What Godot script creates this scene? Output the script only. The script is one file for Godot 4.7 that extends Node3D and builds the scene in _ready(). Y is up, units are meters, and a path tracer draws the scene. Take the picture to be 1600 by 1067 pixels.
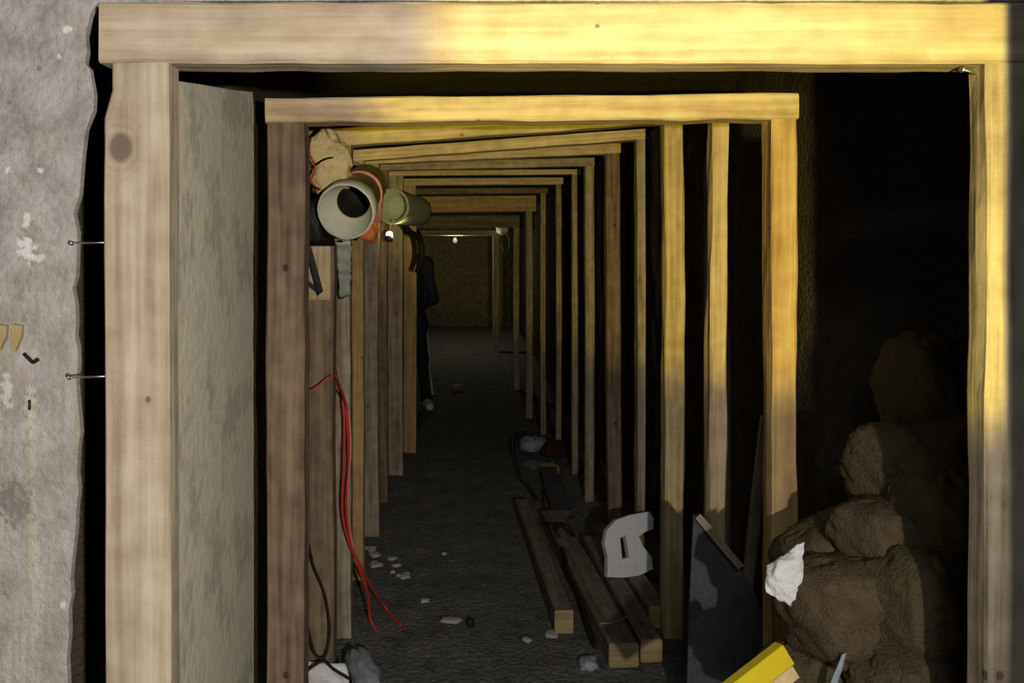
extends Node3D
# A hand-dug tunnel shored with timber frames, seen from the opening in a plastered wall.
# Units are metres; the floor is at y = 0, the tunnel runs along -z, the camera stands at z = 0.

const EYE := 1.42       # camera height
const FOCAL := 1300.0   # focal length in pixels of a 1600 x 1067 frame
const AXIS := Vector2(720, 400)

var taken := {}
var M := {}
var rng := RandomNumberGenerator.new()
var rough := FastNoiseLite.new()

# ------------------------------------------------------------------ helpers
func at(px: float, py: float, depth: float) -> Vector3:
	return Vector3((px - AXIS.x) * depth / FOCAL, EYE + (AXIS.y - py) * depth / FOCAL, -depth)

func floor_y(x: float, z: float) -> float:
	var d := -z
	return 0.012 * rough.get_noise_2d(x * 300.0, z * 300.0) + 0.010 * rough.get_noise_2d(x * 70.0 + 900.0, z * 70.0) + 0.36 * smoothstep(7.8, 12.5, d)

func numbered(called: String) -> String:
	if not taken.has(called):
		taken[called] = 0
		return called
	taken[called] += 1
	return "%s_%03d" % [called, taken[called]]

func tag(o: Node, label: String, category: String, group := "", kind := "") -> void:
	if label: o.set_meta("label", label)
	if category: o.set_meta("category", category)
	if group: o.set_meta("group", group)
	if kind: o.set_meta("kind", kind)

func thing(called: String, where: Vector3, label: String, category: String, group := "") -> Node3D:
	var o := Node3D.new()
	o.name = numbered(called)
	add_child(o)
	o.position = where
	tag(o, label, category, group)
	return o

# commits a shape given in world coordinates as one mesh under a parent that is only moved, never turned
func obj(st: SurfaceTool, called: String, m: Material, parent: Node3D = null, smooth := false) -> MeshInstance3D:
	var o := MeshInstance3D.new()
	var top := parent == null
	o.name = numbered(called) if top else called
	var mesh := st.commit()
	o.mesh = mesh
	o.material_override = m
	if top:
		add_child(o)
	else:
		parent.add_child(o, true)
		var p := Vector3.ZERO
		var n: Node = parent
		while n != self:
			p += (n as Node3D).position
			n = n.get_parent()
		o.position = -p
	return o

func start(smooth := false) -> SurfaceTool:
	var st := SurfaceTool.new()
	st.begin(Mesh.PRIMITIVE_TRIANGLES)
	st.set_smooth_group(0 if smooth else -1)
	return st

func done(st: SurfaceTool) -> SurfaceTool:
	st.generate_normals()
	return st

func quad(st: SurfaceTool, a: Vector3, b: Vector3, c: Vector3, d: Vector3, ua := Vector2.ZERO, ub := Vector2.ZERO, uc := Vector2.ZERO, ud := Vector2.ZERO) -> void:
	for v in [[a, ua], [b, ub], [c, uc], [a, ua], [c, uc], [d, ud]]:
		st.set_uv(v[1])
		st.add_vertex(v[0])

# a sawn timber from a to b: chamfered section, uneven faces, UV x along the length in metres, UV y round the section / 0.25 m
func timber(a: Vector3, b: Vector3, w: float, h: float, uneven := 0.002, off := Vector2.ZERO, front := Vector3(0, 0, 1), cuts := 0, bow := Vector2.ZERO, taper := 1.0, notch := []) -> SurfaceTool:
	var st := start()
	var d := (b - a).normalized()
	var s := d.cross(front).normalized()
	var f := s.cross(d)
	var len := a.distance_to(b)
	var n := cuts if cuts else clampi(int(len / 0.09), 2, 22)
	var c := minf(w, h) * 0.07
	var sec := []
	for q in [[-1, 1], [1, 1], [1, -1], [-1, -1]]:
		var x: float = q[0] * w / 2
		var y: float = q[1] * h / 2
		if q[0] * q[1] < 0:   # corner reached along x
			sec.append(Vector2(x, y - q[1] * c)); sec.append(Vector2(x - q[0] * c, y))
		else:
			sec.append(Vector2(x - q[0] * c, y)); sec.append(Vector2(x, y - q[1] * c))
	# the corner order starts at the left edge of the front face
	var ring := [sec[1], sec[1].lerp(sec[2], 0.5), sec[2], sec[3], sec[3].lerp(sec[4], 0.5), sec[4], sec[5], sec[5].lerp(sec[6], 0.5), sec[6], sec[7], sec[7].lerp(sec[0], 0.5), sec[0]]
	var along := []
	var per := [0.0]
	for k in ring.size():
		per.append(per[k] + (ring[(k + 1) % ring.size()] - ring[k]).length())
	for i in n + 1:
		var t := float(i) / n
		var pts := []
		var k1 := lerpf(1.0, taper, t)
		for k in ring.size():
			var q: Vector2 = ring[k] * k1
			if notch and t > notch[0] and q.x < 0 and q.y > -h * 0.4:
				q.x += notch[1]
			var p := a + d * len * t + s * (q.x + bow.x * sin(PI * t)) + f * (q.y + bow.y * sin(PI * t))
			var e := Vector3(p.x * 900 + 40 * off.x, p.y * 260, p.z * 900 + k * 31)
			p += (s * signf(q.x) * rough.get_noise_3dv(e) + f * signf(q.y) * rough.get_noise_3dv(e + Vector3(500, 0, 0))) * uneven
			pts.append(p)
		along.append(pts)
	for i in n:
		for k in ring.size():
			var k2: int = (k + 1) % ring.size()
			var u0 := off.x + len * i / n
			var u1 := off.x + len * (i + 1) / n
			var v0: float = off.y + per[k] / 0.25
			var v1: float = off.y + per[k + 1] / 0.25
			quad(st, along[i][k], along[i + 1][k], along[i + 1][k2], along[i][k2], Vector2(u0, v0), Vector2(u1, v0), Vector2(u1, v1), Vector2(u0, v1))
	for e in [0, n]:
		var mid := Vector3.ZERO
		for p in along[e]: mid += p / ring.size()
		for k in ring.size():
			var p1: Vector3 = along[e][k]
			var p2: Vector3 = along[e][(k + 1) % ring.size()]
			var o := [mid, p1, p2] if e == 0 else [mid, p2, p1]
			for p in o:
				var q: Vector3 = p - mid
				st.set_uv(Vector2(q.dot(s), q.dot(f)) * Vector2(0.35, 4) + off)
				st.add_vertex(p)
	return done(st)

func smooth_path(pts: Array, steps := 6) -> PackedVector3Array:
	var out := PackedVector3Array()
	for i in pts.size() - 1:
		var p0: Vector3 = pts[maxi(i - 1, 0)]
		var p3: Vector3 = pts[mini(i + 2, pts.size() - 1)]
		for k in steps:
			out.append((pts[i] as Vector3).cubic_interpolate(pts[i + 1], p0, p3, float(k) / steps))
	out.append(pts[-1])
	return out

# a round cord or tube along a smooth path
func cord(pts: Array, r: float, sides := 6, steps := 6, st: SurfaceTool = null, flat := 1.0, r_end := -1.0) -> SurfaceTool:
	var own := st == null
	if own: st = start(true)
	var path := smooth_path(pts, steps) if steps > 1 else PackedVector3Array(pts)
	var rings := []
	var up := Vector3(0.31, 0.2, 0.93)
	for i in path.size():
		var d := (path[mini(i + 1, path.size() - 1)] - path[maxi(i - 1, 0)]).normalized()
		var s := d.cross(up).normalized()
		up = s.cross(d).normalized()
		var pts2 := []
		var rr := r if r_end < 0 else lerpf(r, r_end, float(i) / (path.size() - 1))
		for k in sides:
			var t := TAU * k / sides
			pts2.append(path[i] + (s * cos(t) + up * sin(t) * flat) * rr)
		rings.append(pts2)
	for i in path.size() - 1:
		for k in sides:
			var k2 := (k + 1) % sides
			quad(st, rings[i][k], rings[i][k2], rings[i + 1][k2], rings[i + 1][k], Vector2(i * 0.1, float(k) / sides), Vector2(i * 0.1, float(k + 1) / sides), Vector2(i * 0.1 + 0.1, float(k + 1) / sides), Vector2(i * 0.1 + 0.1, float(k) / sides))
	for e in [0, path.size() - 1]:
		for k in sides:
			var k2 := (k + 1) % sides
			st.set_uv(Vector2.ZERO)
			if e == 0:
				st.add_vertex(path[0]); st.add_vertex(rings[0][k2]); st.add_vertex(rings[0][k])
			else:
				st.add_vertex(path[e]); st.add_vertex(rings[e][k]); st.add_vertex(rings[e][k2])
	if own: done(st)
	return st

# a body of revolution: profile of Vector2(distance along axis, radius)
func lathe(o: Vector3, axis: Vector3, profile: Array, sides := 24, wobble := 0.0, st: SurfaceTool = null) -> SurfaceTool:
	var own := st == null
	if own: st = start(true)
	axis = axis.normalized()
	var s := axis.cross(Vector3(0.1, 1, 0.05)).normalized()
	var u := s.cross(axis)
	for i in profile.size() - 1:
		for k in sides:
			var c := []
			for q in [[i, k], [i, k + 1], [i + 1, k + 1], [i + 1, k]]:
				var t: float = TAU * (q[1] % sides) / sides
				var p: Vector2 = profile[q[0]]
				var r := p.y * (1.0 + wobble * rough.get_noise_3d(cos(t) * 200, sin(t) * 200, p.x * 500))
				c.append(o + axis * p.x + (s * cos(t) + u * sin(t)) * r)
			quad(st, c[0], c[1], c[2], c[3], Vector2(0, 0), Vector2(0, 1), Vector2(1, 1), Vector2(1, 0))
	if own: done(st)
	return st

# a tube through rings of [centre, radius], all facing the same axis
func rings(list: Array, axis: Vector3, sides := 40) -> SurfaceTool:
	var st := start(true)
	axis = axis.normalized()
	var s := axis.cross(Vector3(0.1, 1, 0.05)).normalized()
	var u := s.cross(axis)
	for i in list.size() - 1:
		for k in sides:
			var c := []
			for q in [[i, k], [i, k + 1], [i + 1, k + 1], [i + 1, k]]:
				var t: float = TAU * (q[1] % sides) / sides
				c.append(list[q[0]][0] + (s * cos(t) + u * sin(t)) * list[q[0]][1])
			quad(st, c[0], c[1], c[2], c[3])
	return done(st)

# a filled sack: a pillow-like superellipsoid with folds; size are half lengths, basis turns it
func sack(c: Vector3, size: Vector3, turn: Basis, seed_: float, fold := 0.12, power := 0.62, res := 26) -> SurfaceTool:
	var st := start(true)
	var grid := []
	for j in res + 1:
		var row := []
		var th := PI * (float(j) / res - 0.5)
		for i in res * 2:
			var ph := TAU * i / (res * 2)
			var v := Vector3(_pw(cos(th), power) * _pw(cos(ph), power), _pw(sin(th), 0.85), _pw(cos(th), power) * _pw(sin(ph), power))
			var nse := rough.get_noise_3dv(v * 130 + Vector3(seed_ * 77, 0, 0)) + 0.45 * absf(rough.get_noise_3dv(v * Vector3(420, 90, 420) + Vector3(0, seed_ * 50, 0)))
			nse += 0.5 * rough.get_noise_3dv(v * 330 + Vector3(0, 0, seed_ * 31))
			v *= 1.0 + fold * nse
			row.append(c + turn * (v * size))
		grid.append(row)
	for j in res:
		for i in res * 2:
			var i2 := (i + 1) % (res * 2)
			quad(st, grid[j][i], grid[j + 1][i], grid[j + 1][i2], grid[j][i2], Vector2(i, j) / res, Vector2(i, j + 1) / res, Vector2(i + 1, j + 1) / res, Vector2(i + 1, j) / res)
	return done(st)

func _pw(x: float, p: float) -> float:
	return signf(x) * pow(absf(x), p)

# a crumpled sheet with thickness: grid over corners a b c d (clockwise from upper left), pushed along the normal by noise
func sheet(a: Vector3, b: Vector3, c: Vector3, d: Vector3, amp: float, seed_: float, thick := 0.003, nx := 14, ny := 14, freq := 900.0, edge := 0.0, bulge := 0.0) -> SurfaceTool:
	var st := start(true)
	var n := (b - a).cross(d - a).normalized() * -1.0
	var g := []
	for j in ny + 1:
		var row := []
		for i in nx + 1:
			var u := float(i) / nx
			var v := float(j) / ny
			var p := a.lerp(b, u).lerp(d.lerp(c, u), v)
			var q := p * freq + Vector3(seed_ * 90, 0, 0)
			p += n * (amp * (rough.get_noise_3dv(q) + 0.6 * absf(rough.get_noise_3dv(q * 2.1))) + bulge * sin(PI * u) * sin(PI * v))
			if i == 0 or i == nx or j == 0 or j == ny:
				p += ((b - a).normalized() * rough.get_noise_3dv(q * 1.7 + Vector3(7, 0, 0)) + (d - a).normalized() * rough.get_noise_3dv(q * 1.7 + Vector3(0, 300, 0))) * edge
			row.append(p)
		g.append(row)
	for j in ny:
		for i in nx:
			var t := n * thick
			quad(st, g[j][i], g[j][i + 1], g[j + 1][i + 1], g[j + 1][i], Vector2(i, j), Vector2(i + 1, j), Vector2(i + 1, j + 1), Vector2(i, j + 1))
			quad(st, g[j][i] - t, g[j + 1][i] - t, g[j + 1][i + 1] - t, g[j][i + 1] - t)
			if i == 0: quad(st, g[j][0], g[j + 1][0], g[j + 1][0] - t, g[j][0] - t)
			if i == nx - 1: quad(st, g[j][nx] - t, g[j + 1][nx] - t, g[j + 1][nx], g[j][nx])
			if j == 0: quad(st, g[0][i] - t, g[0][i + 1] - t, g[0][i + 1], g[0][i])
			if j == ny - 1: quad(st, g[ny][i], g[ny][i + 1], g[ny][i + 1] - t, g[ny][i] - t)
	return done(st)

# an outline extruded: points lie on a plane given by origin, x and y axes; UV in metres on that plane
func slab(outline: PackedVector2Array, o: Vector3, ax: Vector3, ay: Vector3, thick: float, uv_from := Vector2.ZERO, uv_size := Vector2.ONE, rough_edge := 0.0) -> SurfaceTool:
	var st := start()
	var n := ax.cross(ay).normalized()
	if Geometry2D.is_polygon_clockwise(outline): outline.reverse()
	var tri := Geometry2D.triangulate_polygon(outline)
	var put := func(p: Vector2, back: float):
		st.set_uv((p - uv_from) / uv_size * Vector2(1, -1))
		var e := 0.0
		if back > 0 and rough_edge > 0: e = rough_edge
		st.add_vertex(o + ax * (p.x + e) + ay * p.y - n * back)
	for i in range(0, tri.size(), 3):
		for k in [0, 2, 1]: put.call(outline[tri[i + k]], 0.0)
		for k in [0, 1, 2]: put.call(outline[tri[i + k]], thick)
	for i in outline.size():
		var p := outline[i]
		var q := outline[(i + 1) % outline.size()]
		put.call(p, 0.0); put.call(q, 0.0); put.call(q, thick)
		put.call(p, 0.0); put.call(q, thick); put.call(p, thick)
	return done(st)

func box(lo: Vector3, hi: Vector3, st: SurfaceTool = null) -> SurfaceTool:
	var own := st == null
	if own: st = start()
	var p := func(x, y, z): return Vector3(hi.x if x else lo.x, hi.y if y else lo.y, hi.z if z else lo.z)
	for f in [[[0,0,1],[0,1,1],[1,1,1],[1,0,1]], [[1,0,0],[1,1,0],[0,1,0],[0,0,0]], [[0,0,0],[0,1,0],[0,1,1],[0,0,1]], [[1,0,1],[1,1,1],[1,1,0],[1,0,0]], [[0,1,1],[0,1,0],[1,1,0],[1,1,1]], [[0,0,0],[0,0,1],[1,0,1],[1,0,0]]]:
		var c := []
		for k in f: c.append(p.call(k[0], k[1], k[2]))
		quad(st, c[0], c[1], c[2], c[3], Vector2(0, 0), Vector2(0, 1), Vector2(1, 1), Vector2(1, 0))
	if own: done(st)
	return st

# a rough earth face through two rows of corner points, with lumps along its normal and a back 0.2 m behind
func earth(path: Array, y0: Array, y1: Array, amp: float, facing: float, rows := 24, step := 0.09) -> SurfaceTool:
	var st := start(true)
	var cols := []
	for i in path.size() - 1:
		var a: Vector2 = path[i]
		var b: Vector2 = path[i + 1]
		var n := maxi(1, int(a.distance_to(b) / step))
		for k in n + (1 if i == path.size() - 2 else 0):
			var t := float(k) / n
			var p := a.lerp(b, t)
			var dir := (b - a).normalized()
			cols.append([p, Vector2(-dir.y, dir.x) * facing, lerpf(y0[i], y0[i + 1], t), lerpf(y1[i], y1[i + 1], t)])
	for back in [0, 1]:
		for i in cols.size() - 1:
			for j in rows:
				var c := []
				for q in [[i, j], [i, j + 1], [i + 1, j + 1], [i + 1, j]]:
					var e: Array = cols[q[0]]
					var y: float = lerpf(e[2], e[3], float(q[1]) / rows)
					var p := Vector3(e[0].x, y, e[0].y)
					var nrm := Vector3(e[1].x, 0, e[1].y)
					if back: p -= nrm * 0.2
					else: p += nrm * amp * (rough.get_noise_3dv(p * 300) + 0.5 * rough.get_noise_3dv(p * 900))
					c.append(p)
				quad(st, c[0], c[1], c[2], c[3], Vector2(i, j), Vector2(i, j + 1), Vector2(i + 1, j + 1), Vector2(i + 1, j))
	return done(st)

# ------------------------------------------------------------------ textures and materials
func noise(seed_: int, freq: float, octaves := 4) -> FastNoiseLite:
	var n := FastNoiseLite.new()
	n.seed = seed_
	n.frequency = freq
	n.fractal_octaves = octaves
	return n

func noise_bytes(seed_: int, freq: float, w: int, h: int, sw := 0, sh := 0, octaves := 4) -> PackedByteArray:
	var im := noise(seed_, freq, octaves).get_seamless_image(sw if sw else w, sh if sh else h)
	if im.get_width() != w or im.get_height() != h:
		im.resize(w, h, Image.INTERPOLATE_CUBIC)
	im.convert(Image.FORMAT_L8)
	return im.get_data()

# grain along x; light and dark are linear colours; knots as [u, v, radius] in pixels
func wood(seed_: int, light: Color, dark: Color, knots := []) -> Array:
	var w := 1024
	var h := 256
	var fine := noise_bytes(seed_, 0.055, w, h, 40, 256, 3)
	var band := noise_bytes(seed_ + 1, 0.018, w, h, 48, 256, 2)
	var blot := noise_bytes(seed_ + 2, 0.012, w, h)
	var spk := noise_bytes(seed_ + 3, 0.2, w, h)
	var im := Image.create_empty(w, h, false, Image.FORMAT_RGB8)
	var hm := Image.create_empty(w, h, false, Image.FORMAT_L8)
	for y in h:
		for x in w:
			var i := y * w + x
			var t := (fine[i] - 128) / 128.0 * 0.55 + (band[i] - 128) / 128.0 * 0.5 + (blot[i] - 128) / 128.0 * 0.45 + (spk[i] - 128) / 128.0 * 0.16
			var d := 0.42 + t * 0.62
			var kn := 0.0
			for k in knots:
				var r: float = Vector2((x - k[0]) * 0.8, y - k[1]).length() / k[2]
				if r < 3.2:
					var ringed := 0.5 + 0.5 * sin(r * 11.0 + fine[i] * 0.02)
					d += smoothstep(3.2, 0.9, r) * 0.18 * ringed
					kn = maxf(kn, smoothstep(1.15, 0.75, r))
			var c := light.lerp(dark, clampf(d, 0, 1))
			c = c.lerp(Color(dark.r * 0.45, dark.g * 0.45, dark.b * 0.55), kn * 0.85)
			im.set_pixel(x, y, c.linear_to_srgb())
			hm.set_pixel(x, y, Color.from_hsv(0, 0, clampf(0.6 - t * 0.6, 0, 1)))
	return [ImageTexture.create_from_image(im), ImageTexture.create_from_image(hm)]

func timber_material(tex: Array, tint := Color.WHITE) -> StandardMaterial3D:
	var m := StandardMaterial3D.new()
	m.albedo_texture = tex[0]
	m.albedo_color = tint
	m.roughness = 0.82
	m.metallic_specular = 0.3
	m.heightmap_enabled = true
	m.heightmap_texture = tex[1]
	m.heightmap_scale = 0.12
	return m

# blotchy mineral surface mapped in the world; stops are linear colours
func ground_texture(seed_: int, stops: Array, f1: float, f2: float, specks := 0.0, w := 512) -> Array:
	var a := noise_bytes(seed_, f1, w, w)
	var b := noise_bytes(seed_ + 7, f2, w, w)
	var c := noise_bytes(seed_ + 13, 0.32, w, w, 0, 0, 2)
	var im := Image.create_empty(w, w, false, Image.FORMAT_RGB8)
	var hm := Image.create_empty(w, w, false, Image.FORMAT_L8)
	for y in w:
		for x in w:
			var i := y * w + x
			var t := clampf(0.5 + (a[i] - 128) / 128.0 * 0.75 + (b[i] - 128) / 128.0 * 0.4, 0, 1) * (stops.size() - 1)
			var k := mini(int(t), stops.size() - 2)
			var col: Color = (stops[k] as Color).lerp(stops[k + 1], t - k)
			var s := (c[i] - 128) / 128.0
			col = col * (1.0 + 0.28 * s)
			if specks > 0 and c[i] > 205: col = col.lerp(Color(0.6, 0.6, 0.57), specks)
			if specks > 0 and c[i] < 48: col = col * (1.0 - 0.5 * specks)
			im.set_pixel(x, y, Color(col.r, col.g, col.b).linear_to_srgb())
			hm.set_pixel(x, y, Color.from_hsv(0, 0, clampf(0.5 + 0.3 * s + (b[i] - 128) / 300.0, 0, 1)))
	return [ImageTexture.create_from_image(im), ImageTexture.create_from_image(hm)]

func mineral(tex: Array, per_metre: float, relief: float, tint := Color.WHITE) -> StandardMaterial3D:
	var m := StandardMaterial3D.new()
	m.albedo_texture = tex[0]
	m.albedo_color = tint
	m.roughness = 0.95
	m.metallic_specular = 0.2
	m.uv1_triplanar = true
	m.uv1_world_triplanar = true
	m.uv1_scale = Vector3.ONE * per_metre
	m.heightmap_enabled = true
	m.heightmap_texture = tex[1]
	m.heightmap_scale = relief
	return m

func plain(c: Color, r := 0.7, metal := 0.0, spec := 0.4) -> StandardMaterial3D:
	var m := StandardMaterial3D.new()
	m.albedo_color = c.linear_to_srgb()
	m.roughness = r
	m.metallic = metal
	m.metallic_specular = spec
	return m

# the plaster of the entrance wall: speckled grey with scuffs, chalk smears and stains where the photograph has them
func wall_texture() -> Array:
	var w := 512
	var h := 1536
	var a := noise_bytes(301, 0.008, w, h)
	var b := noise_bytes(302, 0.04, w, h)
	var c := noise_bytes(303, 0.28, w, h, 0, 0, 2)
	var v := noise_bytes(304, 0.045, w, h, 512, 64, 3)
	var im := Image.create_empty(w, h, false, Image.FORMAT_RGB8)
	var hm := Image.create_empty(w, h, false, Image.FORMAT_L8)
	# marks: pixel of the photograph, size in photograph pixels, linear colour, strength
	var marks := [[42, 388, 16, 22, Color(0.62, 0.62, 0.62), 0.8], [40, 345, 7, 16, Color(0.6, 0.6, 0.6), 0.7], [58, 402, 14, 9, Color(0.62, 0.62, 0.6), 0.6], [106, 45, 8, 7, Color(0.66, 0.66, 0.64), 0.8], [92, 88, 4, 4, Color(0.6, 0.6, 0.58), 0.7], [12, 265, 6, 6, Color(0.65, 0.65, 0.62), 0.8], [62, 266, 7, 5, Color(0.62, 0.62, 0.6), 0.7], [60, 108, 4, 6, Color(0.12, 0.12, 0.12), 0.7], [14, 160, 4, 4, Color(0.12, 0.12, 0.12), 0.6], [22, 785, 26, 40, Color(0.15, 0.145, 0.13), 0.75], [10, 610, 10, 30, Color(0.55, 0.56, 0.5), 0.6], [36, 590, 8, 20, Color(0.32, 0.22, 0.19), 0.45], [47, 640, 9, 50, Color(0.5, 0.48, 0.38), 0.5], [52, 860, 9, 70, Color(0.46, 0.45, 0.35), 0.4], [8, 900, 16, 60, Color(0.3, 0.25, 0.2), 0.4], [75, 590, 18, 16, Color(0.36, 0.3, 0.33), 0.35], [70, 220, 20, 16, Color(0.38, 0.31, 0.28), 0.3], [85, 980, 22, 60, Color(0.22, 0.22, 0.2), 0.3], [98, 945, 5, 6, Color(0.6, 0.6, 0.58), 0.6]]
	var places := []
	for m in marks:
		var p := at(m[0], m[1], 1.25)
		places.append([(p.x + 0.75) / 0.3 * w, (1.85 - p.y) / 1.1 * h, m[2] * 1.25 / FOCAL / 0.3 * w, m[3] * 1.25 / FOCAL / 1.1 * h])
	var light := Color(0.37, 0.355, 0.34)
	var dark := Color(0.235, 0.225, 0.21)
	var olive := Color(0.27, 0.265, 0.195)
	for y in h:
		for x in w:
			var i := y * w + x
			var s := (c[i] - 128) / 128.0
			var t := clampf(0.42 + (a[i] - 128) / 128.0 * 0.75 + (b[i] - 128) / 128.0 * 0.35, 0, 1)
			var col := light.lerp(dark, t)
			var streak := clampf((v[i] - 118) / 60.0, 0, 1) * smoothstep(0.28, 0.5, float(y) / h + (b[i] - 128) / 900.0)
			col = col.lerp(olive, streak * 0.55)
			col *= 1.0 + 0.2 * s
			for k in places.size():
				var p: Array = places[k]
				var dx: float = (x - p[0]) / p[2]
				if absf(dx) > 1.5: continue
				var dy: float = (y - p[1]) / p[3]
				if absf(dy) > 1.5: continue
				var r := dx * dx + dy * dy + (b[i] - 128) / 110.0 + (c[i] - 128) / 260.0
				col = col.lerp(marks[k][4], smoothstep(1.0, 0.35, r) * marks[k][5])
			im.set_pixel(x, y, Color(col.r, col.g, col.b).linear_to_srgb())
			hm.set_pixel(x, y, Color.from_hsv(0, 0, clampf(0.5 + 0.3 * s + (b[i] - 128) / 300.0, 0, 1)))
	return [ImageTexture.create_from_image(im), ImageTexture.create_from_image(hm)]

func make_materials() -> void:
	var pine := wood(11, Color(0.64, 0.51, 0.32), Color(0.33, 0.235, 0.125), [[300, 60, 5], [760, 180, 4]])
	var pale := wood(21, Color(0.455, 0.385, 0.285), Color(0.265, 0.205, 0.135), [[290, 60, 4], [820, 120, 3]])
	var knotted := wood(25, Color(0.42, 0.365, 0.285), Color(0.235, 0.185, 0.13), [[593, 21, 17], [230, 60, 4]])
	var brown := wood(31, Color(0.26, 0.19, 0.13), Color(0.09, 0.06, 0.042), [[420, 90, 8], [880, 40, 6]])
	var grey := wood(41, Color(0.42, 0.36, 0.27), Color(0.16, 0.125, 0.085), [[250, 120, 6]])
	M.pine = timber_material(pine)
	M.pine_b = timber_material(pine, Color(0.93, 0.88, 0.78))
	M.pine_light = timber_material(pine, Color(1.0, 1.0, 0.93))
	M.pale = timber_material(pale)
	M.knotted = timber_material(knotted)
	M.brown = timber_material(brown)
	M.grey = timber_material(grey)
	M.grey_b = timber_material(grey, Color(0.78, 0.79, 0.82))
	M.cut = timber_material(pale, Color(1.0, 0.97, 0.85))
	var wt := wall_texture()
	M.wall = StandardMaterial3D.new()
	M.wall.albedo_texture = wt[0]
	M.wall.roughness = 0.95
	M.wall.metallic_specular = 0.2
	M.wall.heightmap_enabled = true
	M.wall.heightmap_texture = wt[1]
	M.wall.heightmap_scale = 0.25
	M.render = mineral(ground_texture(51, [Color(0.50, 0.49, 0.41), Color(0.66, 0.645, 0.53), Color(0.74, 0.71, 0.55), Color(0.63, 0.63, 0.55)], 0.006, 0.03, 0.5), 1.6, 0.1)
	M.room = mineral(ground_texture(61, [Color(0.25, 0.25, 0.24), Color(0.35, 0.345, 0.33)], 0.008, 0.05), 1.0, 0.3)
	M.soil = mineral(ground_texture(71, [Color(0.05, 0.042, 0.032), Color(0.085, 0.072, 0.052), Color(0.06, 0.052, 0.04)], 0.012, 0.06, 0.2), 1.5, 1.2)
	M.clay = mineral(ground_texture(81, [Color(0.10, 0.09, 0.055), Color(0.2, 0.18, 0.11), Color(0.14, 0.125, 0.08)], 0.014, 0.06, 0.3), 1.2, 1.2)
	M.floor = mineral(ground_texture(91, [Color(0.10, 0.107, 0.103), Color(0.175, 0.18, 0.175), Color(0.135, 0.14, 0.136), Color(0.215, 0.213, 0.205)], 0.01, 0.05, 0.45), 1.4, 1.0)
	M.burlap = mineral(ground_texture(95, [Color(0.075, 0.062, 0.034), Color(0.12, 0.098, 0.056), Color(0.095, 0.078, 0.045)], 0.02, 0.08), 3.0, 0.4)
	M.burlap_b = mineral(ground_texture(96, [Color(0.09, 0.068, 0.042), Color(0.13, 0.1, 0.062), Color(0.085, 0.067, 0.04)], 0.02, 0.08), 3.0, 0.4)
	M.pvc = mineral(ground_texture(98, [Color(0.68, 0.68, 0.52), Color(0.80, 0.80, 0.63), Color(0.74, 0.72, 0.53)], 0.012, 0.07), 4.0, 0.05)
	M.pvc.roughness = 0.45
	M.duct = mineral(ground_texture(99, [Color(0.26, 0.31, 0.27), Color(0.42, 0.46, 0.40), Color(0.33, 0.37, 0.33)], 0.02, 0.07), 4.0, 0.3)
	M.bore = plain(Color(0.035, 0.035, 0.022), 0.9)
	M.white = plain(Color(0.72, 0.74, 0.77), 0.75)
	M.paper = mineral(ground_texture(100, [Color(0.7, 0.71, 0.73), Color(0.82, 0.83, 0.84), Color(0.74, 0.75, 0.77)], 0.03, 0.1, 0.3, 256), 3.0, 0.3)
	M.board = mineral(ground_texture(101, [Color(0.07, 0.07, 0.08), Color(0.10, 0.10, 0.11), Color(0.085, 0.085, 0.095)], 0.01, 0.09, 0.2, 256), 2.0, 0.2)
	M.blue_plastic = plain(Color(0.30, 0.35, 0.40), 0.5)
	M.red = plain(Color(0.50, 0.05, 0.035), 0.5)
	M.pink = plain(Color(0.62, 0.22, 0.17), 0.5)
	M.black = plain(Color(0.012, 0.012, 0.013), 0.6)
	M.yellow = plain(Color(0.78, 0.62, 0.02), 0.45)
	M.foam = mineral(ground_texture(102, [Color(0.66, 0.48, 0.18), Color(0.88, 0.74, 0.38), Color(0.8, 0.62, 0.28)], 0.012, 0.04, 0.0, 256), 4.0, 0.4)
	M.orange = plain(Color(0.62, 0.20, 0.04), 0.55)
	M.tape = plain(Color(0.66, 0.30, 0.26), 0.5)
	M.steel = plain(Color(0.55, 0.55, 0.55), 0.35, 1.0)
	M.iron = plain(Color(0.03, 0.03, 0.03), 0.5, 0.6)
	M.film = plain(Color(0.50, 0.55, 0.46), 0.35)
	M.maroon = plain(Color(0.05, 0.015, 0.02), 0.8)
	M.green = plain(Color(0.30, 0.30, 0.08), 0.8)
	M.grey_cloth = plain(Color(0.20, 0.21, 0.24), 0.8)
	M.chip = plain(Color(0.42, 0.43, 0.42), 0.8)

# ------------------------------------------------------------------ things
func nail(a: Vector3, b: Vector3, label: String, r := 0.0013) -> void:
	var t := thing("nail", b, label, "nail", "nails driven into the front frame")
	obj(cord([a, b], r, 8, 1), "shank", M.steel, t)
	obj(lathe(b, b - a, [Vector2(-0.001, 0), Vector2(-0.001, r * 2.6), Vector2(0.001, r * 2.6), Vector2(0.001, 0)], 10), "nail_head", M.steel, t)

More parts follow.
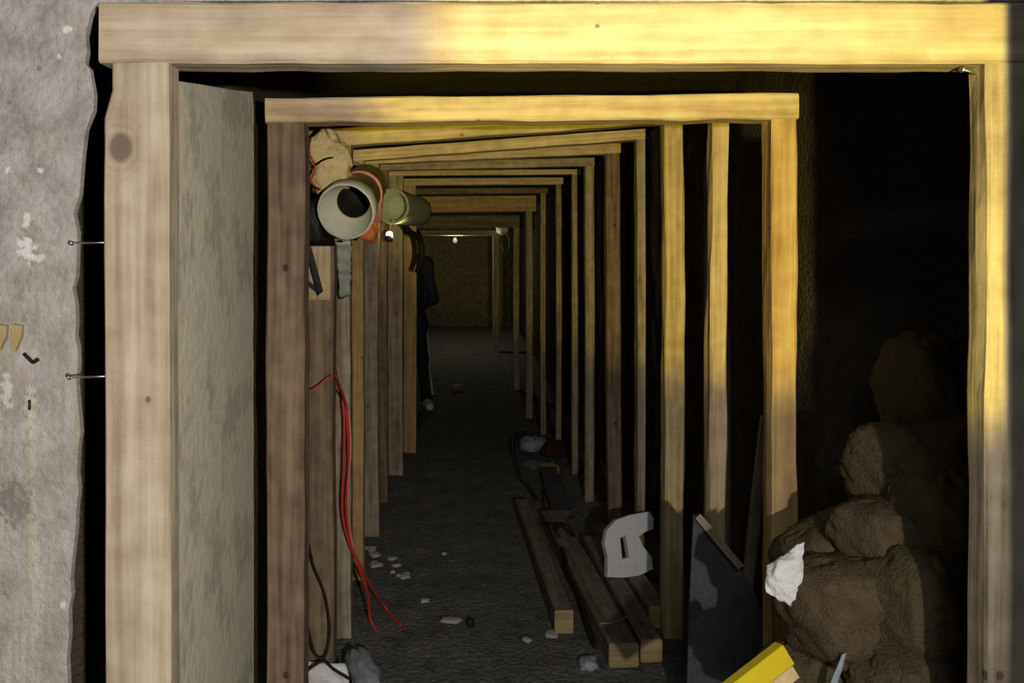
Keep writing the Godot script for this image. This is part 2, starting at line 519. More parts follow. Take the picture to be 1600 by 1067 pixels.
# one shoring frame: lintel on two posts. Pixels give where its edges stand at its depth.
func shoring(depth: float, l: Array, r: Array, lx: Array, ly: Array, thick: float, mats: Array, label: String, uneven := 0.002, short_left := 0.0) -> Node3D:
	var zc := depth + thick / 2
	var root := thing("timber_frame", Vector3((at(l[0], 0, depth).x + at(r[1], 0, depth).x) / 2, 0, -zc), label, "timber frame", "timber frames of the tunnel")
	var a := (at(lx[0], ly[0], depth) + at(lx[0], ly[1], depth)) / 2
	var b := (at(lx[1], ly[2], depth) + at(lx[1], ly[3], depth)) / 2
	var h: float = ((ly[1] - ly[0]) + (ly[3] - ly[2])) / 2 * depth / FOCAL
	a.z = -zc
	b.z = -zc
	obj(timber(a, b, h, thick, uneven, Vector2(rng.randf(), rng.randf())), "lintel", mats[0], root)
	for k in 2:
		var e: Array = [l, r][k]
		var x0 := at(e[0], 0, depth).x
		var x1 := at(e[1], 0, depth).x
		var x := (x0 + x1) / 2
		var under: float = lerpf(a.y, b.y, inverse_lerp(a.x, b.x, x)) - h / 2
		if k == 0 and short_left > 0: under = at(0, short_left, depth).y
		var off := Vector2(rng.randf(), rng.randf())
		var lean: float = (e[2] * depth / FOCAL) if e.size() > 2 else 0.0
		obj(timber(Vector3(x + lean, floor_y(x, -zc) - 0.01, -zc), Vector3(x, under, -zc), x1 - x0, thick, uneven * 1.3, off, Vector3(0, 0, 1), 0, Vector2(rng.randf_range(-0.006, 0.006), 0)), "post", mats[1 + k], root)
	return root

func _ready() -> void:
	rng.seed = 4711
	rough.seed = 5
	rough.frequency = 0.01
	rough.fractal_octaves = 3

	# camera: level, looking down the tunnel, lens shifted
	var cam := Camera3D.new()
	cam.name = "camera"
	cam.projection = Camera3D.PROJECTION_FRUSTUM
	cam.near = 0.05
	cam.far = 60.0
	cam.size = 0.05 * 1067.0 / FOCAL
	cam.frustum_offset = Vector2((800.0 - AXIS.x), (AXIS.y - 533.5)) * 0.05 / FOCAL
	cam.position = Vector3(0, EYE, 0)
	add_child(cam)
	cam.current = true

	var env := Environment.new()
	env.background_mode = Environment.BG_COLOR
	env.background_color = Color(0.004, 0.004, 0.005)
	env.tonemap_mode = Environment.TONE_MAPPER_LINEAR
	env.tonemap_exposure = 1.0
	env.sdfgi_enabled = true
	env.ssao_enabled = true
	env.ssil_enabled = true
	var we := WorldEnvironment.new()
	we.name = "surroundings"
	we.environment = env
	add_child(we)

	make_materials()
	work_lamps()
	structure()
	frames()
	duct_and_wires()
	far_end()
	floor_things()
	sacks()
	entrance_marks()

# ------------------------------------------------------------------ light
func work_lamps() -> void:
	# twin hand lamps on a stand to the right of and behind the camera: their shadows fall to the left in the photograph
	var t := thing("work_lamp", Vector3(0.35, 0, 0.55), "twin-headed work lamp on a tripod stand facing the tunnel", "lamp")
	obj(cord([Vector3(0.35, 0.35, 0.55), Vector3(0.35, 1.45, 0.60)], 0.012, 10, 1), "pole", M.black, t)
	for k in 3:
		var d := Vector3(cos(TAU * k / 3 + 0.5), 0, sin(TAU * k / 3 + 0.5)) * 0.3
		obj(cord([Vector3(0.35, 0.4, 0.55), Vector3(0.35, 0.012, 0.55) + d], 0.01, 8, 1), "leg", M.black, t)
	var heads := [
		# place, aim, half angle, blend, energy, colour, size
		[Vector3(0.35, 1.29, 0.55), at(1330, 60, 1.17), 20.5, 0.3, 6.4, Color(1.0, 0.91, 0.26), 0.012],
		[Vector3(0.35, 1.38, 0.55), at(230, 400, 1.6), 52.0, 0.95, 4.5, Color(1.0, 0.96, 0.91), 0.012],
	]
	for h in heads:
		var aim: Vector3 = (h[1] - h[0]).normalized()
		var shell := obj(lathe(h[0], aim, [Vector2(-0.09, 0), Vector2(-0.09, 0.02), Vector2(-0.03, 0.03), Vector2(-0.015, 0.042), Vector2(0.0, 0.042), Vector2(-0.002, 0.038), Vector2(-0.012, 0.038)], 20), "lamp_head", M.black, t)
		var glow := StandardMaterial3D.new()
		glow.albedo_color = Color(0.9, 0.9, 0.85)
		glow.emission_enabled = true
		glow.emission = h[5]
		glow.emission_energy_multiplier = 4.0
		obj(lathe(h[0], aim, [Vector2(-0.012, 0.037), Vector2(-0.008, 0.02), Vector2(-0.007, 0.0)], 20), "lamp_lens", glow, shell)
		var s := SpotLight3D.new()
		s.name = "work_spot"
		s.light_color = h[5]
		s.light_energy = h[4]
		s.light_size = h[6]
		s.spot_angle = h[2]
		s.spot_angle_attenuation = h[3]
		s.spot_range = 30.0
		s.spot_attenuation = 2.0
		s.shadow_enabled = true
		t.add_child(s, true)
		s.look_at_from_position(h[0] + aim * 0.02, h[1])
	# a dim ceiling panel lights the shaft the viewer stands in
	var p := thing("ceiling_panel", Vector3(0, 2.49, 1.0), "dim white ceiling light panel in the entrance shaft", "lamp")
	obj(box(Vector3(-0.32, 2.46, 0.68), Vector3(0.32, 2.5, 1.32)), "housing", M.white, p)
	var face := plain(Color(0.8, 0.8, 0.8))
	face.emission_enabled = true
	face.emission = Color(0.95, 0.97, 1.0)
	face.emission_energy_multiplier = 0.5
	obj(box(Vector3(-0.3, 2.455, 0.7), Vector3(0.3, 2.46, 1.3)), "diffuser_panel_light", face, p)
	var al := AreaLight3D.new()
	al.name = "panel_glow"
	al.area_size = Vector2(0.6, 0.6)
	al.light_color = Color(0.95, 0.98, 1.0)
	al.light_energy = 2.3
	al.area_range = 20.0
	al.shadow_enabled = true
	p.add_child(al)
	al.position = Vector3(0, -0.045, 0)
	al.rotation.x = -PI / 2

# ------------------------------------------------------------------ setting
func structure() -> void:
	var S := func(o): o.set_meta("kind", "structure")
	# floor: uneven trodden ground
	var st := start(true)
	var xs := []
	var x := -1.7
	while x < 1.9:
		xs.append(x); x += 0.05
	var zs := []
	var z := 2.2
	while z > -13.2:
		zs.append(z); z -= 0.05 if z < -2.0 and z > -6.0 else 0.1
	for j in zs.size() - 1:
		for i in xs.size() - 1:
			var c := []
			for q in [[i, j], [i, j + 1], [i + 1, j + 1], [i + 1, j]]:
				c.append(Vector3(xs[q[0]], floor_y(xs[q[0]], zs[q[1]]), zs[q[1]]))
			quad(st, c[0], c[1], c[2], c[3])
	S.call(obj(done(st), "floor", M.floor))
	S.call(obj(box(Vector3(-1.7, -0.25, -13.2), Vector3(1.9, -0.06, 2.2)), "floor", M.soil))

	# the plastered wall the tunnel was broken through: its left edge of the breach is jagged
	var edge := [[152, 5], [141, 22], [134, 56], [136, 80], [133, 99], [140, 107], [147, 147], [146, 172], [134, 202], [129, 243], [127, 270], [124, 304], [115, 334], [121, 364], [120, 395], [119, 430], [113, 450], [118, 478], [119, 506], [117, 524], [121, 542], [122, 569], [119, 600], [121, 622], [126, 675], [122, 700], [120, 739], [123, 765], [119, 797], [118, 830], [113, 872], [110, 905], [112, 930], [107, 952], [108, 990], [104, 1031], [106, 1067]]
	var out := PackedVector2Array([Vector2(-1.7, 0), Vector2(-1.7, 2.5), Vector2(1.9, 2.5), Vector2(1.9, 1.80)])
	out.append(Vector2(at(1600, 0, 1.25).x, at(0, 3, 1.25).y))
	for k in range(14, 2, -1):
		out.append(Vector2(at(k * 100 + 40, 0, 1.25).x, at(0, 2 + 2.0 * rough.get_noise_1d(k * 700.0), 1.25).y))
	for e in edge:
		var p := at(e[0], e[1], 1.25)
		out.append(Vector2(p.x, p.y))
	out.append(Vector2(at(102, 0, 1.25).x, 0.0))
	S.call(obj(slab(out, Vector3(0, 0, -1.25), Vector3.RIGHT, Vector3.UP, 0.012, Vector2(-0.75, 1.85), Vector2(0.3, 1.1), -0.006), "wall_front", M.wall))

	# the shaft in front: left and back walls, the wall end close on the right, its ceiling
	S.call(obj(box(Vector3(-1.9, -0.1, -1.25), Vector3(-1.7, 2.5, 2.3)), "wall_shaft_left", M.room))
	S.call(obj(box(Vector3(-1.9, -0.1, 2.2), Vector3(1.9, 2.5, 2.4)), "wall_back", M.room))
	S.call(obj(box(Vector3(0.627, -0.1, -0.6), Vector3(0.95, 2.5, 2.2)), "wall_shaft_right", M.soil))
	S.call(obj(box(Vector3(-1.9, 2.5, -1.3), Vector3(1.9, 2.65, 2.4)), "ceiling_shaft", M.soil))

	# smooth cut side of the passage between the first two frames
	var side := PackedVector2Array()
	var ax := (Vector3(-0.487, 0, -1.985) - Vector3(-0.430, 0, -1.24)).normalized()
	var o := Vector3(-0.430, 0, -1.24)
	side.append(Vector2(0, 0)); side.append(Vector2(0, 1.682))
	side.append(Vector2(0.2, 1.716)); side.append(Vector2(0.45, 1.757)); side.append(Vector2(0.69, 1.80))
	for k in 30:
		var y := 1.77 - k * 0.061
		side.append(Vector2(0.708 - 0.014 * maxf(0, 1.5 * rough.get_noise_1d(k * 1900.0)) + 0.006 * rough.get_noise_1d(k * 5300.0), y))
	side.append(Vector2(0.70, 0))
	S.call(obj(slab(side, o, -ax if false else ax, Vector3.UP, 0.03), "wall_passage_left", M.render))

	# earth sides, roof and end
	S.call(obj(earth([Vector2(-0.95, -1.27), Vector2(-0.95, -1.9), Vector2(-0.58, -2.1), Vector2(-0.56, -6.5), Vector2(-0.62, -6.7), Vector2(-1.0, -6.85), Vector2(-1.0, -13.0)], [-0.1, -0.1, -0.1, -0.1, -0.1, -0.1, -0.1], [2.15, 2.15, 2.15, 2.15, 2.15, 2.15, 2.15], 0.02, 1.0), "wall_left", M.soil))
	S.call(obj(earth([Vector2(1.75, -1.27), Vector2(1.75, -1.95), Vector2(1.15, -2.12), Vector2(1.0, -2.3), Vector2(0.97, -8.0), Vector2(0.8, -13.0)], [-0.1, -0.1, -0.1, -0.1, -0.1, -0.1], [2.15, 2.15, 2.15, 2.15, 2.15, 2.15], 0.03, -1.0), "wall_right", M.soil))
	S.call(obj(earth([Vector2(1.2, -12.6), Vector2(-1.2, -12.6)], [0, 0], [2.15, 2.15], 0.10, -1.0, 40, 0.05), "wall_end", M.clay))
	st = start()
	var roof := [[-1.26, 1.80], [-1.98, 1.87], [-2.15, 2.06], [-9.0, 2.06], [-13.0, 1.95]]
	for i in roof.size() - 1:
		var a: Array = roof[i]
		var b: Array = roof[i + 1]
		quad(st, Vector3(-1.2, a[1], a[0]), Vector3(1.9, a[1], a[0]), Vector3(1.9, b[1], b[0]), Vector3(-1.2, b[1], b[0]))
		quad(st, Vector3(-1.2, 2.3, a[0]), Vector3(-1.2, 2.3, b[0]), Vector3(1.9, 2.3, b[0]), Vector3(1.9, 2.3, a[0]))
	S.call(obj(done(st), "ceiling", M.soil))

# ------------------------------------------------------------------ timber frames
func frames() -> void:
	# the front frame, its left post chipped at the top and knotted
	var f := thing("timber_frame", Vector3(0.14, 0, -1.215), "large front timber frame around the tunnel mouth, pale pine", "timber frame", "timber frames of the tunnel")
	var d := 1.17
	obj(timber(at(154, 50, d) + Vector3(0, 0, -0.03), at(1660, 51, d) + Vector3(0, 0, -0.03), 0.086, 0.06, 0.0022, Vector2(0.1, 0.35), Vector3(0, 0, 1), 40), "lintel", M.pale, f)
	var x := at(212, 0, d).x
	obj(timber(Vector3(x + 0.004, floor_y(x, -1.2) - 0.01, -d - 0.0225), Vector3(x, at(0, 98, d).y, -d - 0.0225), 0.092, 0.045, 0.0025, Vector2(0.0, 0.0), Vector3(0, 0, 1), 44, Vector2.ZERO, 1.0, [0.955, 0.011]), "post", M.knotted, f)
	x = at(1597, 0, d).x
	obj(timber(Vector3(x - 0.01, floor_y(x, -1.2) - 0.01, -d - 0.0225), Vector3(x, at(0, 99, d).y, -d - 0.0225), 0.094, 0.045, 0.005, Vector2(0.4, 0.4), Vector3(0, 0, 1), 40), "post", M.grey, f)

	# depth, left post px, right post px, lintel px (x0, x1), lintel y (left top, left bottom, right top, right bottom), thickness, materials
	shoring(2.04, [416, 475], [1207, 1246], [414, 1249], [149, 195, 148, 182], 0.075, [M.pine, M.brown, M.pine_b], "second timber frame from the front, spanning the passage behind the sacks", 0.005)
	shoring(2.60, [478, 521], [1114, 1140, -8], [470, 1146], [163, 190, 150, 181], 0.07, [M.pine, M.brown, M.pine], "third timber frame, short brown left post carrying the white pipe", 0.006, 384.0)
	shoring(3.08, [523, 548], [1038, 1068], [470, 1072], [204, 232, 162, 190], 0.07, [M.pine_light, M.grey, M.pine_light], "timber frame with the brightest, slanting lintel of all", 0.005)
	shoring(3.65, [549, 568], [995, 1008], [530, 1010], [236, 253, 200, 217], 0.065, [M.pine, M.pine_b, M.grey], "fifth timber frame, right post a narrow strip", 0.003)
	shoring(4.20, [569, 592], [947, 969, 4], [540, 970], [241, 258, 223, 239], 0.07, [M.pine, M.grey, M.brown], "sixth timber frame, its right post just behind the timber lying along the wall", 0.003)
	shoring(4.80, [592, 606], [914, 928], [560, 929], [255, 266, 245, 260], 0.06, [M.grey, M.brown, M.grey], "seventh timber frame from the front with weathered grey lintel")
	shoring(5.40, [606, 630], [894, 906], [575, 908], [267, 275, 264, 272], 0.06, [M.pine_light, M.grey, M.grey], "eighth timber frame, thin bright lintel")
	shoring(6.00, [630, 650], [869, 877], [590, 880], [279, 290, 277, 288], 0.06, [M.pine, M.pine_b, M.grey], "ninth timber frame, last left post before the standing person")
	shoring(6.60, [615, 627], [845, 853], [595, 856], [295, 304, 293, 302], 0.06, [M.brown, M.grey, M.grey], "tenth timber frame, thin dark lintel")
	shoring(7.30, [577, 590], [822, 832], [570, 838], [308, 333, 305, 330], 0.07, [M.pine_b, M.grey, M.grey], "eleventh timber frame with a deep lintel, just before the standing person")
	shoring(8.60, [596, 610], [803, 812], [590, 816], [337, 357, 336, 355], 0.07, [M.grey_b, M.grey, M.grey], "twelfth timber frame, dull grey lintel, second farthest")
	shoring(10.4, [620, 631], [770, 780], [612, 786], [360, 368, 360, 368], 0.07, [M.grey, M.grey, M.grey], "farthest timber frame near the tunnel end")

	# loose boards set behind the posts on the right
	var g := "boards behind the right posts"
	var bd := [[2.30, 1175, 1200, "dark upright board behind the second frame's right post"], [2.75, 1072, 1112, "dark upright board between the two brightest right posts"]]
	for b in bd:
		var a := at(b[1], 0, b[0])
		var c := at(b[2], 0, b[0])
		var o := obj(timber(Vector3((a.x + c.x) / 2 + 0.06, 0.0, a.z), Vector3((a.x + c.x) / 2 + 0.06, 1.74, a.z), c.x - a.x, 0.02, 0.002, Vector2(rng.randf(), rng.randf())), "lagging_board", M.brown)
		tag(o, b[3], "board", g)

# ------------------------------------------------------------------ pipe, wires and rags on the left
func duct_and_wires() -> void:
	# white plastic pipe, its open mouth towards the viewer
	var a := at(540, 331, 2.60)
	var b := at(573, 288, 2.97)
	var ax := b - a
	var len := ax.length()
	var r := 0.091
	var t := thing("ventilation_pipe", a, "white plastic pipe with open mouth under the lintels at upper left", "pipe")
	var pb := obj(lathe(a, ax, [Vector2(0.0, r * 0.93), Vector2(0.0, r * 0.96), Vector2(0.004, r * 1.0), Vector2(0.075, r * 0.99), Vector2(0.10, r * 0.82), Vector2(len, r * 0.80), Vector2(len, 0.0)], 40, 0.02), "pipe_body", M.pvc, t)
	var dn := ax.normalized()
	var hole := Vector3(0.014, 0.018, 0)
	obj(rings([[a, r * 0.93], [a + dn * 0.006, r * 0.92], [a + dn * 0.05 + hole, r * 0.60], [a + dn * 0.055 + hole, r * 0.58]], ax), "socket_cone", M.pvc, pb)
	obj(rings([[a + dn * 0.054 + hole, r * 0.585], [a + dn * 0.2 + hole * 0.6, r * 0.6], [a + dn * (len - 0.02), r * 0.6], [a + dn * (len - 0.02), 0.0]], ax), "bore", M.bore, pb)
	obj(lathe(a + ax.normalized() * (len * 0.62), ax, [Vector2(0, r * 0.80), Vector2(0, r * 0.845), Vector2(0.05, r * 0.845), Vector2(0.05, r * 0.80)], 32, 0.02), "tape_band", M.tape, pb)
	# farther, greyer flexible duct
	var c := at(612, 322, 4.35)
	var e := at(652, 330, 5.3)
	var prof := [Vector2(0.2, 0), Vector2(0.2, 0.075), Vector2(0, 0.08), Vector2(0, 0.094)]
	var l2 := c.distance_to(e)
	for k in 22:
		prof.append(Vector2(l2 * (k + 0.5) / 22, 0.088 + (0.006 if k % 2 else -0.004)))
	prof.append(Vector2(l2, 0.08)); prof.append(Vector2(l2, 0))
	tag(obj(lathe(c, e - c, prof, 28, 0.05), "flexible_duct", M.duct), "grey-green ribbed flexible duct beyond the white pipe", "duct")
	tag(obj(cord([at(628, 342, 4.9), at(640, 362, 5.0), at(655, 372, 5.1), at(659, 400, 5.15), at(652, 425, 5.2)], 0.018, 10), "hose", M.black), "black hose drooping under the grey-green duct", "hose")

	# orange lump, pink rag and small LED lamp below the pipe
	tag(obj(sack(at(577, 361, 2.78), Vector3(0.030, 0.036, 0.03), Basis(), 3.0, 0.3, 0.9, 12), "cable_ball", M.orange), "small orange ball hanging under the white pipe", "ball")
	tag(obj(sheet(at(572, 308, 2.9), at(598, 300, 2.95), at(598, 345, 2.95), at(578, 350, 2.85), 0.02, 4.0, 0.003, 8, 10, 1800.0, 0.01), "pink_rag", M.tape), "pink rag tied round the far side of the white pipe", "rag")
	var lp := thing("led_lamp", at(608, 362, 4.4), "tiny white LED lamp with dark blue base hanging below the pipe", "lamp")
	var q := at(608, 370, 4.4)
	obj(lathe(q, Vector3.DOWN, [Vector2(-0.005, 0), Vector2(-0.005, 0.022), Vector2(0.02, 0.022), Vector2(0.028, 0.014), Vector2(0.028, 0)], 14), "lamp_base", plain(Color(0.02, 0.02, 0.09), 0.5), lp)
	var glow := plain(Color(0.8, 0.8, 0.8), 0.5)
	glow.emission_enabled = true
	glow.emission = Color(1.0, 0.96, 0.9)
	glow.emission_energy_multiplier = 1.2
	obj(lathe(q, Vector3.UP, [Vector2(0.004, 0.018), Vector2(0.014, 0.019), Vector2(0.026, 0.014), Vector2(0.031, 0.0)], 14), "bulb", glow, lp)
	obj(cord([q + Vector3(0, 0.03, 0), q + Vector3(0.004, 0.05, -0.01), q + Vector3(0.012, 0.09, 0.0)], 0.003, 6, 4), "flex", M.black, lp)
	var lo := OmniLight3D.new()
	lo.name = "led_glow"
	lo.light_color = Color(1.0, 0.86, 0.55)
	lo.light_energy = 0.035
	lo.light_size = 0.02
	lo.omni_range = 20.0
	lo.omni_attenuation = 2.0
	lo.shadow_enabled = true
	lp.add_child(lo)
	lo.position = Vector3(0.03, -0.005, 0.0)

	# foam chunk stuffed behind the second frame's corner
	tag(obj(sack(at(512, 255, 2.78), Vector3(0.075, 0.10, 0.06), Basis(Vector3(0, 0, 1), 0.2), 8.0, 0.35, 0.8, 18), "foam_chunk", M.foam), "cream yellow foam chunk stuffed beside the post above the pipe mouth", "foam")
	# light piece of board under the pipe mouth
	tag(obj(timber(at(500, 468, 2.585), at(500, 385, 2.585), 0.068, 0.016, 0.002, Vector2(0.3, 0.6)), "board_scrap", M.pine), "short tan board scrap nailed on the post below the pipe mouth", "board")
	# pale film hanging from the pipe
	tag(obj(sheet(at(524, 376, 2.72), at(548, 378, 2.72), at(547, 462, 2.99), at(531, 470, 2.99), 0.012, 12.0, 0.002, 6, 16, 1500.0, 0.008), "plastic_film", M.film), "pale strip of plastic film hanging from the pipe mouth", "film")

	# wires
	var w := [
		["red_wire", M.red, 0.0032, [at(486, 214, 2.66), at(483, 238, 2.6), at(492, 262, 2.62), at(486, 284, 2.6), at(500, 296, 2.66)], "red wire curling over the foam at the frame corner", 2.0],
		["red_wire", M.red, 0.0030, [at(480, 612, 2.55), at(495, 604, 2.55), at(512, 590, 2.56), at(522, 588, 2.57), at(529, 602, 2.75), at(538, 626, 2.95), at(543, 640, 2.98)], "short red wire pinned across the brown post", 1.0],
		["red_wire", M.red, 0.0055, [at(530, 600, 3.02), at(541, 640, 3.01), at(545, 720, 3.01), at(541, 790, 3.02), at(549, 850, 3.03), at(562, 890, 3.06), at(575, 930, 3.12), at(578, 965, 3.17), at(588, 985, 3.15)], "thickest red wire of the hanging bundle, ending on the floor", 0.0],
		["red_wire", M.red, 0.0055, [at(534, 610, 3.0), at(538, 660, 2.99), at(537, 730, 2.99), at(535, 800, 3.0), at(546, 850, 3.03), at(566, 890, 3.08), at(585, 925, 3.2), at(603, 950, 3.3), at(626, 978, 3.18)], "red wire of the bundle that runs farthest out over the floor", 0.0],
		["red_wire", M.pink, 0.0042, [at(545, 640, 3.0), at(548, 700, 2.99), at(544, 760, 3.0), at(546, 820, 3.01), at(556, 870, 3.05), at(572, 915, 3.14), at(576, 945, 3.2)], "pinkish wire of the hanging bundle, palest one", 0.0],
		["red_wire", M.pink, 0.0026, [at(518, 395, 2.9), at(522, 440, 3.03), at(521, 500, 3.04), at(525, 560, 3.04), at(532, 605, 3.03)], "thin pink wire running down the post from the pipe", 0.0],
		["black_wire", M.black, 0.0045, [at(482, 850, 2.55), at(490, 885, 2.57), at(506, 925, 2.575), at(514, 970, 2.575), at(513, 1005, 2.57), at(505, 1028, 2.56), at(490, 1018, 2.555), at(480, 975, 2.555)], "black wire looping down at the foot of the brown post", 0.0],
		["black_wire", M.black, 0.0045, [at(476, 1052, 2.50), at(490, 1040, 2.52), at(506, 1033, 2.54), at(522, 1046, 2.52), at(545, 1060, 2.50)], "black wire end resting on the white sheet", 0.0],
		["black_wire", M.black, 0.0035, [at(522, 232, 2.9), at(530, 250, 2.85), at(527, 272, 2.84), at(515, 290, 2.84), at(503, 300, 2.82)], "black wire hanging between foam chunk and white pipe", 0.0],
		["black_wire", M.black, 0.0030, [at(488, 262, 2.66), at(505, 250, 2.68), at(520, 246, 2.72), at(535, 244, 2.85)], "thin dark wire across the foam chunk", 0.0],
	]
	for k in w:
		tag(obj(cord(k[3], k[2], 7, 7), k[0], k[1]), k[4], "wire", "wires on the left posts")
	tag(obj(sheet(at(472, 372, 2.555), at(482, 372, 2.555), at(505, 455, 2.555), at(496, 462, 2.555), 0.004, 2.0, 0.004, 4, 12, 1500.0), "strap", M.black), "black strap slanting across the brown post below the pipe", "strap")
	tag(obj(sheet(at(474, 440, 2.56), at(476, 434, 2.56), at(500, 452, 2.56), at(498, 461, 2.56), 0.003, 6.0, 0.004, 8, 3, 1500.0), "strap", M.black), "short black strap end below the slanting strap", "strap")
	tag(obj(sack(at(490, 345, 2.72), Vector3(0.035, 0.075, 0.03), Basis(), 19.0, 0.3, 0.7, 14), "cloth_wad", M.black), "black cloth wad jammed beside the pipe mouth", "cloth")

# ------------------------------------------------------------------ far end
func far_end() -> void:
	var t := thing("hanging_bulb", at(711, 372, 10.43), "small pale bulb hanging under the farthest lintel", "lamp")
	var q := at(711, 376, 10.43)
	var glow := plain(Color(0.7, 0.7, 0.7), 0.5)
	glow.emission_enabled = true
	glow.emission = Color(1.0, 0.95, 0.85)
	glow.emission_energy_multiplier = 0.4
	obj(lathe(q, Vector3.UP, [Vector2(-0.03, 0), Vector2(-0.022, 0.02), Vector2(0.0, 0.028), Vector2(0.025, 0.016), Vector2(0.03, 0.0)], 14), "bulb", glow, t)
	obj(lathe(q, Vector3.UP, [Vector2(0.028, 0), Vector2(0.028, 0.017), Vector2(0.07, 0.017), Vector2(0.07, 0)], 12), "socket", M.black, t)
	obj(cord([q + Vector3(0, 0.07, 0), q + Vector3(0, 0.09, 0)], 0.003, 6, 1), "flex", M.black, t)
	var lo := OmniLight3D.new()
	lo.name = "bulb_glow"
	lo.light_color = Color(1.0, 0.94, 0.8)
	lo.light_energy = 0.22
	lo.light_size = 0.03
	lo.omni_range = 20.0
	lo.omni_attenuation = 2.0
	lo.shadow_enabled = true
	t.add_child(lo)
	lo.position = Vector3(0, -0.035, 0)
	# pale bag and hook on the far right post
	tag(obj(sack(at(784, 352, 10.33), Vector3(0.075, 0.11, 0.06), Basis(Vector3(0, 0, 1), 0.3), 31.0, 0.3, 0.8, 14), "plastic_bag", M.paper), "grey-white bag tied high on a far right post", "bag")
	tag(obj(cord([at(787, 362, 10.32), at(795, 372, 10.32), at(796, 386, 10.32), at(788, 392, 10.32), at(783, 384, 10.32)], 0.008, 7), "cord_loop", M.grey_cloth), "grey cord loop hanging below the bag on the far right post", "cord")
	tag(obj(sack(at(714, 602, 8.6) + Vector3(0, -0.005, 0), Vector3(0.05, 0.015, 0.04), Basis(), 33.0, 0.3, 0.7, 10), "food_wrapper", plain(Color(0.35, 0.2, 0.14), 0.7)), "small brownish wrapper lying alone on the far tunnel floor", "wrapper")
	person()

